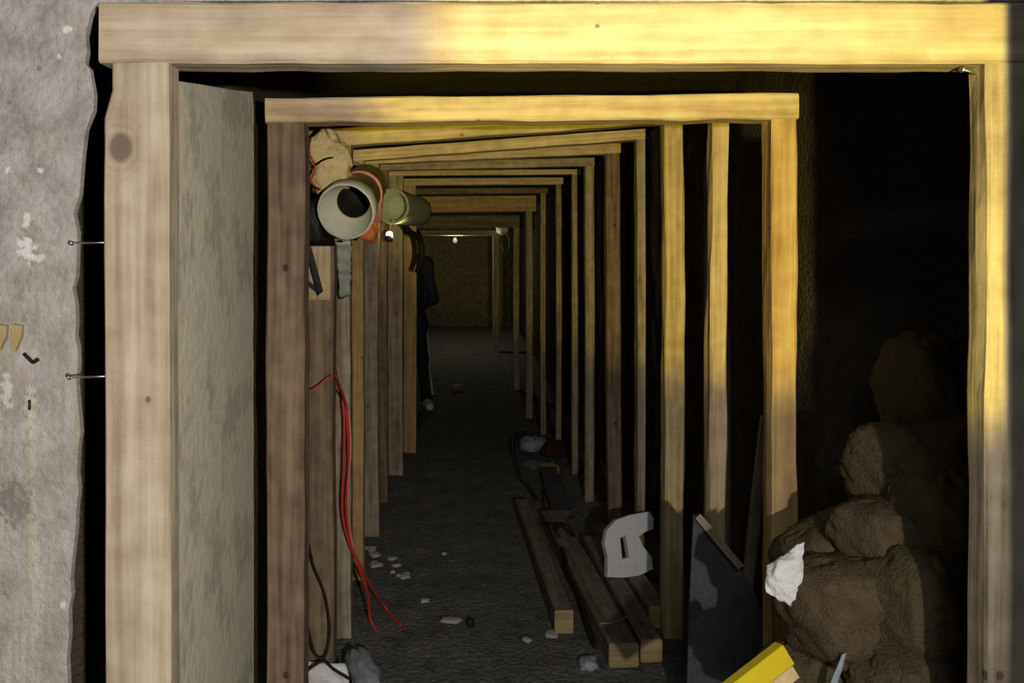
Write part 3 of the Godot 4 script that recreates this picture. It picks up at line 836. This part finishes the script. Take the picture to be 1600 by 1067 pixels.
func person() -> void:
	var z := -7.75
	var J := {}
	var P := func(px, py, dz := 0.0): return at(px, py, 7.75 + dz) 
	# joints: the person stands in the wider part behind the last left post, right side towards the viewer
	var hip_c := Vector3(-0.475, 0.90, z)
	var chest := Vector3(-0.465, 1.22, z)
	var neck := Vector3(-0.465, 1.43, z)
	var head := Vector3(-0.46, 1.555, z + 0.01)
	var sh_r := Vector3(-0.325, 1.345, z + 0.01)
	var el_r: Vector3 = P.call(677, 467, 0.0)
	var wr_r := Vector3(-0.405, 0.93, z + 0.13)
	var sh_l := Vector3(-0.61, 1.345, z)
	var el_l := Vector3(-0.66, 1.07, z)
	var wr_l := Vector3(-0.65, 0.83, z + 0.06)
	var hp_r := Vector3(-0.405, 0.86, z)
	var kn_r := Vector3(-0.355, 0.47, z + 0.02)
	var an_r := Vector3(-0.315, 0.09, z)
	var hp_l := Vector3(-0.555, 0.86, z)
	var kn_l := Vector3(-0.585, 0.47, z + 0.02)
	var an_l := Vector3(-0.60, 0.09, z)
	var jacket := Color(0.012, 0.018, 0.05)
	var trouser := Color(0.010, 0.010, 0.012)
	var shoe := Color(0.55, 0.56, 0.54)
	var skin := Color(0.42, 0.27, 0.19)
	var bones := [
		[hip_c, chest, 0.125, 0.13, jacket], [chest, neck + Vector3(0, -0.06, 0), 0.135, 0.09, jacket], [sh_r, sh_l, 0.075, 0.075, jacket],
		[hp_r + Vector3(0, -0.08, 0), hp_l + Vector3(0, -0.08, 0), 0.10, 0.10, jacket],
		[sh_r, el_r, 0.062, 0.05, jacket], [el_r, wr_r, 0.05, 0.038, jacket], [sh_l, el_l, 0.062, 0.05, jacket], [el_l, wr_l, 0.05, 0.036, jacket],
		[hp_r, kn_r, 0.085, 0.062, trouser], [kn_r, an_r, 0.062, 0.05, trouser], [hp_l, kn_l, 0.085, 0.062, trouser], [kn_l, an_l, 0.062, 0.05, trouser],
		[an_r + Vector3(-0.01, -0.04, -0.05), an_r + Vector3(0.03, -0.048, 0.13), 0.045, 0.04, shoe], [an_l + Vector3(0, -0.04, -0.05), an_l + Vector3(-0.03, -0.048, 0.13), 0.045, 0.04, shoe],
		[neck + Vector3(0, -0.05, 0), head, 0.055, 0.055, skin], [head + Vector3(0, 0.03, -0.01), head + Vector3(0, -0.045, 0.03), 0.085, 0.06, skin],
		[head + Vector3(0, 0.01, 0.09), head + Vector3(0, -0.02, 0.108), 0.012, 0.016, skin],
		[head + Vector3(0.085, 0.01, 0), head + Vector3(0.088, -0.02, 0), 0.014, 0.012, skin], [head + Vector3(-0.085, 0.01, 0), head + Vector3(-0.088, -0.02, 0), 0.014, 0.012, skin],
	]
	for s in [[wr_r, el_r], [wr_l, el_l]]:
		var dir: Vector3 = (s[0] - s[1]).normalized()
		var across := dir.cross(Vector3(0, 0, 1)).normalized()
		var fwd := across.cross(dir)
		var palm: Vector3 = s[0] + dir * 0.075
		bones.append([s[0], palm, 0.028, 0.034, skin])
		for k in 4:
			var root: Vector3 = palm + fwd * (0.03 - 0.02 * k)
			var l: float = [0.062, 0.07, 0.066, 0.052][k]
			bones.append([root, root + dir * l * 0.55, 0.010, 0.009, skin])
			bones.append([root + dir * l * 0.55, root + dir * l * 0.9 - across * 0.02, 0.009, 0.008, skin])
		bones.append([s[0] + dir * 0.03 + fwd * 0.03, s[0] + dir * 0.075 + fwd * 0.058, 0.011, 0.009, skin])
	var t := thing("person", Vector3(-0.46, 0, z), "person in navy jacket, dark trousers and white shoes standing behind left posts", "person")
	var m := StandardMaterial3D.new()
	m.vertex_color_use_as_albedo = true
	m.roughness = 0.85
	obj(body(bones, 0.0125), "body", m, t)
	var hair := sack(head + Vector3(0, 0.05, -0.018), Vector3(0.095, 0.072, 0.102), Basis(), 41.0, 0.08, 0.9, 14)
	obj(hair, "hair", M.black, t)
	for k in [-1, 1]:
		obj(lathe(head + Vector3(0.032 * k, 0.012, 0.079), Vector3(0, 0, 1), [Vector2(-0.006, 0.0), Vector2(-0.004, 0.011), Vector2(0.002, 0.008), Vector2(0.005, 0)], 10), "eye", M.white, t)
	obj(cord([head + Vector3(-0.024, -0.052, 0.088), head + Vector3(0, -0.055, 0.094), head + Vector3(0.024, -0.052, 0.088)], 0.006, 6, 3), "mouth", plain(Color(0.35, 0.14, 0.11), 0.6), t)
	# pale stripe down the outside of the right trouser leg
	obj(cord([hp_r + Vector3(0.078, -0.10, 0.02), kn_r + Vector3(0.061, 0.02, 0.01), kn_r + Vector3(0.058, -0.1, 0.01), an_r + Vector3(0.052, 0.04, 0.005)], 0.017, 8, 6, null), "trouser_stripe", M.chip, t)

# surface nets over tapered capsules joined with a smooth minimum; vertices take the colour of the nearest bone
func body(bones: Array, cell: float) -> SurfaceTool:
	var lo := Vector3.ONE * 1e9
	var hi := Vector3.ONE * -1e9
	for b in bones:
		for k in 2:
			var r: float = maxf(b[2], b[3]) + 0.06
			lo = lo.min(b[k] - Vector3.ONE * r)
			hi = hi.max(b[k] + Vector3.ONE * r)
	var nx := int((hi.x - lo.x) / cell) + 2
	var ny := int((hi.y - lo.y) / cell) + 2
	var nz := int((hi.z - lo.z) / cell) + 2
	var field := PackedFloat32Array()
	field.resize(nx * ny * nz)
	field.fill(1.0)
	for b in bones:
		var r: float = maxf(b[2], b[3]) + 0.05
		var p0: Vector3 = b[0]
		var p1: Vector3 = b[1]
		var i0 := ((p0.min(p1) - Vector3.ONE * r - lo) / cell).floor().max(Vector3.ZERO)
		var i1 := ((p0.max(p1) + Vector3.ONE * r - lo) / cell).ceil().min(Vector3(nx - 1, ny - 1, nz - 1))
		var d := p1 - p0
		var dd := maxf(d.length_squared(), 1e-9)
		var k := 0.03 if maxf(b[2], b[3]) > 0.03 else 0.008
		for z in range(int(i0.z), int(i1.z) + 1):
			for y in range(int(i0.y), int(i1.y) + 1):
				for x in range(int(i0.x), int(i1.x) + 1):
					var p := lo + Vector3(x, y, z) * cell
					var h := clampf((p - p0).dot(d) / dd, 0, 1)
					var e := p.distance_to(p0 + d * h) - lerpf(b[2], b[3], h)
					var i := (z * ny + y) * nx + x
					var f := field[i]
					var q := maxf(k - absf(f - e), 0.0) / k
					field[i] = minf(f, e) - q * q * k * 0.25
	var vert := {}
	var points := PackedVector3Array()
	var off := [0, 1, nx, nx + 1, nx * ny, nx * ny + 1, nx * ny + nx, nx * ny + nx + 1]
	for z in nz - 1:
		for y in ny - 1:
			for x in nx - 1:
				var i := (z * ny + y) * nx + x
				var inside := 0
				for o in off:
					if field[i + o] < 0: inside += 1
				if inside == 0 or inside == 8: continue
				var sum := Vector3.ZERO
				var n := 0
				for e in [[0, 1], [2, 3], [4, 5], [6, 7], [0, 2], [1, 3], [4, 6], [5, 7], [0, 4], [1, 5], [2, 6], [3, 7]]:
					var fa := field[i + off[e[0]]]
					var fb := field[i + off[e[1]]]
					if (fa < 0) != (fb < 0):
						var t := fa / (fa - fb)
						var a := Vector3(e[0] & 1, (e[0] >> 1) & 1, e[0] >> 2)
						var b2 := Vector3(e[1] & 1, (e[1] >> 1) & 1, e[1] >> 2)
						sum += a.lerp(b2, t)
						n += 1
				vert[i] = points.size()
				points.append(lo + (Vector3(x, y, z) + sum / n) * cell)
	var cols := []
	for p in points:
		var best := 1e9
		var c := Color.BLACK
		for b in bones:
			var d: Vector3 = b[1] - b[0]
			var h := clampf((p - b[0]).dot(d) / maxf(d.length_squared(), 1e-9), 0, 1)
			var e: float = p.distance_to(b[0] + d * h) - lerpf(b[2], b[3], h)
			if e < best:
				best = e
				c = b[4]
		if p.y < 0.74 and p.y > 0.1 and c.b > c.r * 2: c = bones[8][4]
		cols.append(c)
	var st := start(true)
	var axes := [[1, nx, nx * ny], [nx, nx * ny, 1], [nx * ny, 1, nx]]
	for i in vert:
		for a in axes:
			var e: int = a[0]
			if (field[i] < 0) == (field[i + e] < 0): continue
			var ids := [i, i - a[1], i - a[1] - a[2], i - a[2]]
			var ok := true
			for q in ids:
				if not vert.has(q): ok = false
			if not ok: continue
			if field[i] < 0: ids.reverse()
			for k in [0, 1, 2, 0, 2, 3]:
				var v: int = vert[ids[k]]
				st.set_color(cols[v])
				st.add_vertex(points[v])
	return done(st)

# ------------------------------------------------------------------ things on the floor
func floor_things() -> void:
	# timbers lying along the right side: near end and far end on the floor, width, height
	var g := "spare timbers lying on the floor"
	var tb := [
		[Vector2(0.388, -3.13), Vector2(0.335, -4.55), 0.072, 0.09, "leftmost spare timber lying on the floor, apart from the others"],
		[Vector2(0.560, -2.86), Vector2(0.475, -4.35), 0.105, 0.085, "widest spare timber on the floor, its pale end nearest the viewer"],
		[Vector2(0.664, -2.90), Vector2(0.620, -3.95), 0.078, 0.082, "spare timber squeezed between the widest one and the rightmost one"],
		[Vector2(0.752, -3.16), Vector2(0.690, -4.12), 0.078, 0.085, "rightmost spare timber, sawn end orange-tan, under the white plastic piece"],
	]
	for b in tb:
		var p := Vector3(b[0].x, floor_y(b[0].x, b[0].y) + b[3] / 2 + 0.004, b[0].y)
		var q := Vector3(b[1].x, floor_y(b[1].x, b[1].y) + b[3] / 2 + 0.004, b[1].y)
		var t := thing("spare_timber", Vector3((p.x + q.x) / 2, 0, (p.z + q.z) / 2), b[4], "timber", g)
		var shaft := obj(timber(p, q, b[2], b[3], 0.003, Vector2(rng.randf(), rng.randf()), Vector3.UP), "shaft", M.grey_b, t)
		var dir := (p - q).normalized()
		obj(timber(p - dir * 0.001, p + dir * 0.003, b[2] * 0.97, b[3] * 0.97, 0.0, Vector2(rng.randf(), rng.randf()), Vector3.UP), "sawn_end", M.cut, shaft)
	# white plastic piece with a slot, standing on the timbers
	var o := at(945, 905, 3.42)
	var sc := 3.42 / FOCAL
	var outl := []
	for p in [[4, 90], [6, 62], [1, 40], [6, 20], [22, 6], [48, 0], [80, -3], [87, 8], [85, 24], [70, 28], [60, 34], [66, 48], [80, 66], [82, 84], [58, 92], [34, 93], [20, 92]]:
		outl.append(Vector2(p[0], 92 - p[1]) * sc)
	# split into two halves round the slot so that the outline stays simple
	var slot := [Vector2(30, 26) * sc, Vector2(28, 58) * sc, Vector2(37, 62) * sc, Vector2(42, 28) * sc]
	var pl := PackedVector2Array(outl)
	var cut := pl.duplicate()
	cut.append(slot[0]); cut.append(slot[3]); cut.append(slot[2]); cut.append(slot[1]); cut.append(slot[0] + Vector2(0.0004, 0.0004)); cut.append(outl[16] + Vector2(0.0006, 0))
	tag(obj(slab(cut, Vector3(o.x, 0.094, o.z), Vector3(0.97, 0, -0.22).normalized(), Vector3(0.02, 0.96, -0.28).normalized(), 0.035), "plastic_piece", M.paper), "white moulded plastic piece with a slot standing on the spare timbers", "plastic piece")

	# heap beyond the timbers
	tag(obj(sack(at(833, 690, 6.05) + Vector3(0, -0.02, 0), Vector3(0.09, 0.05, 0.08), Basis(Vector3.UP, 0.4), 51.0, 0.35, 0.8, 16), "plastic_bag", M.blue_plastic), "crumpled bluish white bag on top of the far heap", "bag")
	tag(obj(sack(at(868, 706, 5.9), Vector3(0.09, 0.075, 0.08), Basis(Vector3.UP, 0.9), 52.0, 0.3, 0.8, 16), "maroon_cloth", M.maroon), "dark maroon cloth bundle beside the bluish bag", "cloth")
	tag(obj(sack(at(857, 738, 5.5) + Vector3(0, 0.01, 0), Vector3(0.075, 0.045, 0.07), Basis(Vector3.UP, 0.2), 53.0, 0.35, 0.8, 16), "green_cloth", M.green), "olive yellow cloth scrap on the far heap", "cloth")
	tag(obj(timber(Vector3(0.56, 0.05, -5.35), Vector3(0.545, 0.03, -4.5), 0.11, 0.03, 0.003, Vector2(0.2, 0.1), Vector3.UP), "grey_plank", M.board), "flat grey plank on the floor between heap and timbers", "plank")
	tag(obj(sack(at(838, 728, 5.65) + Vector3(0, -0.01, 0), Vector3(0.1, 0.035, 0.13), Basis(Vector3.UP, 0.1), 54.0, 0.3, 0.7, 14), "grey_rag", M.grey_cloth), "flattened grey rag under the olive cloth", "rag")
	tag(obj(cord([at(822, 676, 6.2), at(803, 686, 6.15), at(803, 712, 5.8), at(812, 745, 5.35), at(828, 764, 5.05), at(838, 782, 4.85)], 0.014, 8, 8), "cable", M.black), "thick black cable curving round the left of the far heap", "cable")
	tag(obj(cord([at(850, 762, 5.0), at(848, 785, 4.78), at(858, 815, 4.3), at(868, 838, 4.05), at(882, 866, 3.7), at(888, 895, 3.55), at(905, 930, 3.34), at(918, 975, 3.1), at(930, 1010, 2.95)], 0.008, 7, 8), "cable", M.black), "thin black cable running between the spare timbers towards the viewer", "cable")
	var tl := thing("clamp", at(880, 845, 3.95), "black iron clamp lying on the widest spare timber", "tool")
	obj(cord([at(858, 822, 3.95), at(884, 822, 3.98), at(898, 850, 3.92), at(874, 858, 3.9)], 0.011, 7, 4), "jaw", M.iron, tl)
	obj(cord([at(866, 822, 3.95), at(880, 858, 3.9), at(886, 874, 3.86)], 0.008, 7, 3), "screw", M.iron, tl)
	tag(obj(cord([Vector3(0.5, 0.095, -3.0), Vector3(0.55, 0.1, -3.0), Vector3(0.62, 0.097, -3.06)], 0.003, 6, 4), "twig", M.grey), "thin pale stick lying across the timber ends", "stick")

	# grey sheet board leaning at the right, and a lath behind it
	var bz := 2.36
	var pts := PackedVector2Array()
	for p in [[1088, 808], [1122, 848], [1157, 888], [1180, 925], [1192, 960], [1192, 1180], [1072, 1180], [1080, 960]]:
		var v := at(p[0], p[1], bz)
		pts.append(Vector2(v.x - 0.75, v.y))
	tag(obj(slab(pts, Vector3(0.75, 0, -bz), Vector3(1, 0, 0.12).normalized(), Vector3(0, 1, -0.03).normalized(), 0.02), "sheet_board", M.board), "dark grey sheet board with slanting top leaning beside the sacks", "board")
	var edge_board := obj(timber(at(1090, 806, bz - 0.0) , at(1157, 886, bz - 0.03), 0.02, 0.012, 0.001, Vector2(0.1, 0.1)), "batten", M.grey)
	tag(edge_board, "thin grey batten along the slanting top of the sheet board", "batten")
	tag(obj(timber(Vector3(0.80, 0.012, -2.46), at(1197, 650, 2.50), 0.03, 0.02, 0.002, Vector2(0.6, 0.1)), "lath", M.grey), "thin weathered lath leaning behind the sheet board", "lath")

	# pale sheets at the foot of the left posts
	var sx := thing("plastic_sheet", Vector3(-0.46, 0, -2.48), "crumpled off-white plastic sheet at the foot of the left posts", "plastic sheet")
	obj(sheet(at(464, 1030, 2.56), at(538, 1040, 2.57), at(575, 1165, 2.44), at(430, 1180, 2.38), 0.02, 61.0, 0.003, 20, 20, 700.0, 0.012, 0.02), "sheet", M.paper, sx)
	tag(obj(sack(at(567, 1046, 2.74), Vector3(0.045, 0.03, 0.14), Basis(Vector3.UP, 0.30), 63.0, 0.3, 0.8, 16), "plastic_bag", M.blue_plastic), "bluish plastic bag beside the off-white sheet on the floor", "bag")

	# flakes of plaster on the floor
	for k in 18:
		var px := rng.randf_range(575, 700)
		var py := rng.randf_range(850, 960)
		if k < 12:
			px = 590 + rng.randf_range(-12, 45); py = 872 + (px - 590) * 0.5 + rng.randf_range(-14, 14)
		if k > 14:
			px = rng.randf_range(610, 900); py = rng.randf_range(960, 1050)
		var dep := EYE * FOCAL / (py - AXIS.y)
		var p := at(px, py, dep)
		p.y = floor_y(p.x, p.z) + 0.006
		var s := rng.randf_range(0.010, 0.026)
		tag(obj(sack(p, Vector3(s * rng.randf_range(0.8, 1.8), 0.006, s), Basis(Vector3.UP, rng.randf() * TAU), 70.0 + k, 0.4, 0.6, 6), "plaster_flake", M.chip), "pale plaster flake on the dark tunnel floor", "plaster flake", "plaster flakes on the floor")
	tag(obj(sack(at(735, 978, 3.19) + Vector3(0, 0.01, 0), Vector3(0.014, 0.02, 0.014), Basis(), 90.0, 0.4, 0.8, 8), "stone", M.black), "small black stone alone in the middle of the floor", "stone")
	tag(obj(sack(at(920, 1045, 2.86) + Vector3(0, 0.012, 0), Vector3(0.03, 0.024, 0.03), Basis(), 91.0, 0.4, 0.7, 10), "stone", M.blue_plastic), "bluish grey stone near the widest timber's pale end", "stone")
	# loose crumbs of earth that nobody could count
	var mm := MultiMesh.new()
	mm.transform_format = MultiMesh.TRANSFORM_3D
	var cr := SphereMesh.new()
	cr.radius = 1.0; cr.height = 1.4; cr.radial_segments = 7; cr.rings = 4
	mm.mesh = cr
	mm.instance_count = 1500
	for k in 1500:
		var p := Vector3(rng.randf_range(-0.45, 0.85), 0, -rng.randf_range(1.4, 8.0))
		p.y = floor_y(p.x, p.z)
		var s := 0.002 + 0.008 * pow(rng.randf(), 3.0)
		mm.set_instance_transform(k, Transform3D(Basis(Vector3.UP, rng.randf() * TAU).scaled(Vector3(s, s * 0.7, s * rng.randf_range(0.7, 1.4))), p))
	var mi := MultiMeshInstance3D.new()
	mi.name = "earth_crumbs"
	mi.multimesh = mm
	mi.material_override = M.floor
	add_child(mi)
	tag(mi, "loose crumbs of grey earth scattered over the floor", "earth crumbs", "", "stuff")

# ------------------------------------------------------------------ sacks at the right
func sacks() -> void:
	var g := "earth sacks heaped at the right"
	# centre pixel, depth, half sizes (m), tilt, label
	var list := [
		[1452, 612, 1.80, 0.085, 0.125, 0.10, 0.15, 0, "topmost upright sack of the heap, standing near the right post"],
		[1395, 735, 1.72, 0.068, 0.095, 0.10, -0.1, 1, "upright sack at the heap's left shoulder, below the topmost one"],
		[1478, 700, 1.66, 0.125, 0.048, 0.09, 0.45, 0, "rolled sack lying slantwise under the topmost sack"],
		[1385, 838, 1.62, 0.085, 0.07, 0.10, 0.1, 1, "plump rounded sack in the middle of the heap"],
		[1498, 810, 1.58, 0.110, 0.115, 0.10, 0.1, 0, "big smooth sack next to the right post"],
		[1300, 862, 1.74, 0.115, 0.065, 0.10, 0.45, 0, "sack sloping down behind the white paper bag"],
		[1325, 952, 1.58, 0.110, 0.095, 0.11, 0.15, 1, "creased sack right of the white paper bag"],
		[1450, 950, 1.50, 0.100, 0.110, 0.10, -0.1, 0, "reddish brown sack low beside the right post"],
		[1300, 1062, 1.60, 0.13, 0.075, 0.10, 0.1, 0, "sack at the lower edge right of the yellow bar"],
		[1440, 1075, 1.46, 0.115, 0.085, 0.10, 0.05, 1, "lowest sack in view beside the right post"],
	]
	for s in list:
		var c := at(s[0], s[1], s[2])
		var t := thing("earth_sack", c, s[8], "sack", g)
		var turn := Basis(Vector3(0, 0, 1), s[6]) * Basis(Vector3.UP, 0.3)
		obj(sack(c, Vector3(s[3], s[4], s[5]), turn, s[0] * 0.013, 0.15, 0.64), "sack_body", M.burlap_b if s[7] else M.burlap, t)
	# the courses below that carry the heap
	for k in 8:
		var c := Vector3(0.80 + 0.25 * (k % 2), 0.085 + 0.15 * (k / 2), -1.62 + 0.02 * (k % 3))
		tag(obj(sack(c, Vector3(0.125, 0.078, 0.17), Basis(Vector3.UP, 0.05 * k), 120.0 + k, 0.12, 0.55, 16), "earth_sack", M.burlap), "%s brown sack of the %s course under the heap" % [["left", "right"][k % 2], ["lowest", "second lowest", "third lowest", "upper hidden"][k / 2]], "sack", g)
	# white paper bag end
	var o := at(1195, 950, 1.60)
	var sc := 1.60 / FOCAL
	tag(obj(sheet(at(1196, 884, 1.60), at(1256, 846, 1.58), at(1254, 956, 1.56), at(1196, 926, 1.58), 0.012, 9.0, 0.003, 20, 24, 2200.0, 0.004, 0.022), "paper_bag", M.paper), "crumpled white paper bag sticking out of the heap's left side", "bag")
	# yellow bar, pale strap
	var yb := thing("yellow_bar", at(1210, 1040, 1.66), "bright yellow bar poking out from under the sacks", "bar")
	obj(timber(at(1118, 1104, 1.46), at(1226, 1020, 1.50), 0.038, 0.03, 0.0, Vector2.ZERO, Vector3(0.1, 0.2, 1).normalized()), "bar_face", M.yellow, yb)
	obj(timber(at(1134, 1130, 1.465), at(1238, 1047, 1.505), 0.024, 0.026, 0.0, Vector2.ZERO, Vector3(0.1, 0.2, 1).normalized()), "bar_edge", M.foam, yb)
	tag(obj(sheet(at(1316, 1022, 1.455), at(1323, 1020, 1.455), at(1306, 1080, 1.44), at(1294, 1078, 1.44), 0.004, 17.0, 0.002, 4, 14, 1500.0), "strap", M.blue_plastic), "pale bluish strap hanging down over the lower sacks", "strap")

# ------------------------------------------------------------------ nails and small marks at the entrance
func entrance_marks() -> void:
	nail(at(168, 379, 1.19), at(112, 380, 1.20), "upper nail sticking out left of the front post")
	nail(at(168, 588, 1.19), at(108, 590, 1.20), "lower nail sticking out left of the front post")
	nail(at(1556, 124, 1.21), at(1503, 108, 1.185), "bent-in nail under the right end of the front lintel", 0.002)
	var t := thing("wooden_plug", at(18, 526, 1.25), "split yellow wooden plug set in the grey wall", "plug")
	for k in [[[-6, 12], [506, 546]], [[19, 36], [506, 548]]]:
		var o := PackedVector2Array()
		var e: Array = [[k[0][0], k[1][0]], [k[0][1], k[1][0] + 3], [k[0][1] - 2, k[1][0] + 20], [k[0][1] - 11, k[1][1]], [k[0][0], k[1][1] - 3]]
		for p in e:
			var v := at(p[0], p[1], 1.245)
			o.append(Vector2(v.x, v.y))
		obj(slab(o, Vector3(0, 0, -1.243), Vector3.RIGHT, Vector3.UP, 0.009), "half", M.cut, t)
	tag(obj(cord([at(38, 553, 1.243), at(48, 563, 1.238), at(52, 566, 1.236), at(59, 562, 1.232)], 0.0028, 7, 3), "bent_nail", M.iron), "black bent nail in the grey wall below the yellow plug", "nail")
	tag(obj(cord([at(46, 625, 1.246), at(46, 640, 1.246)], 0.002, 6, 1), "bent_nail", M.iron), "short dark nail stub lower in the grey wall", "nail")
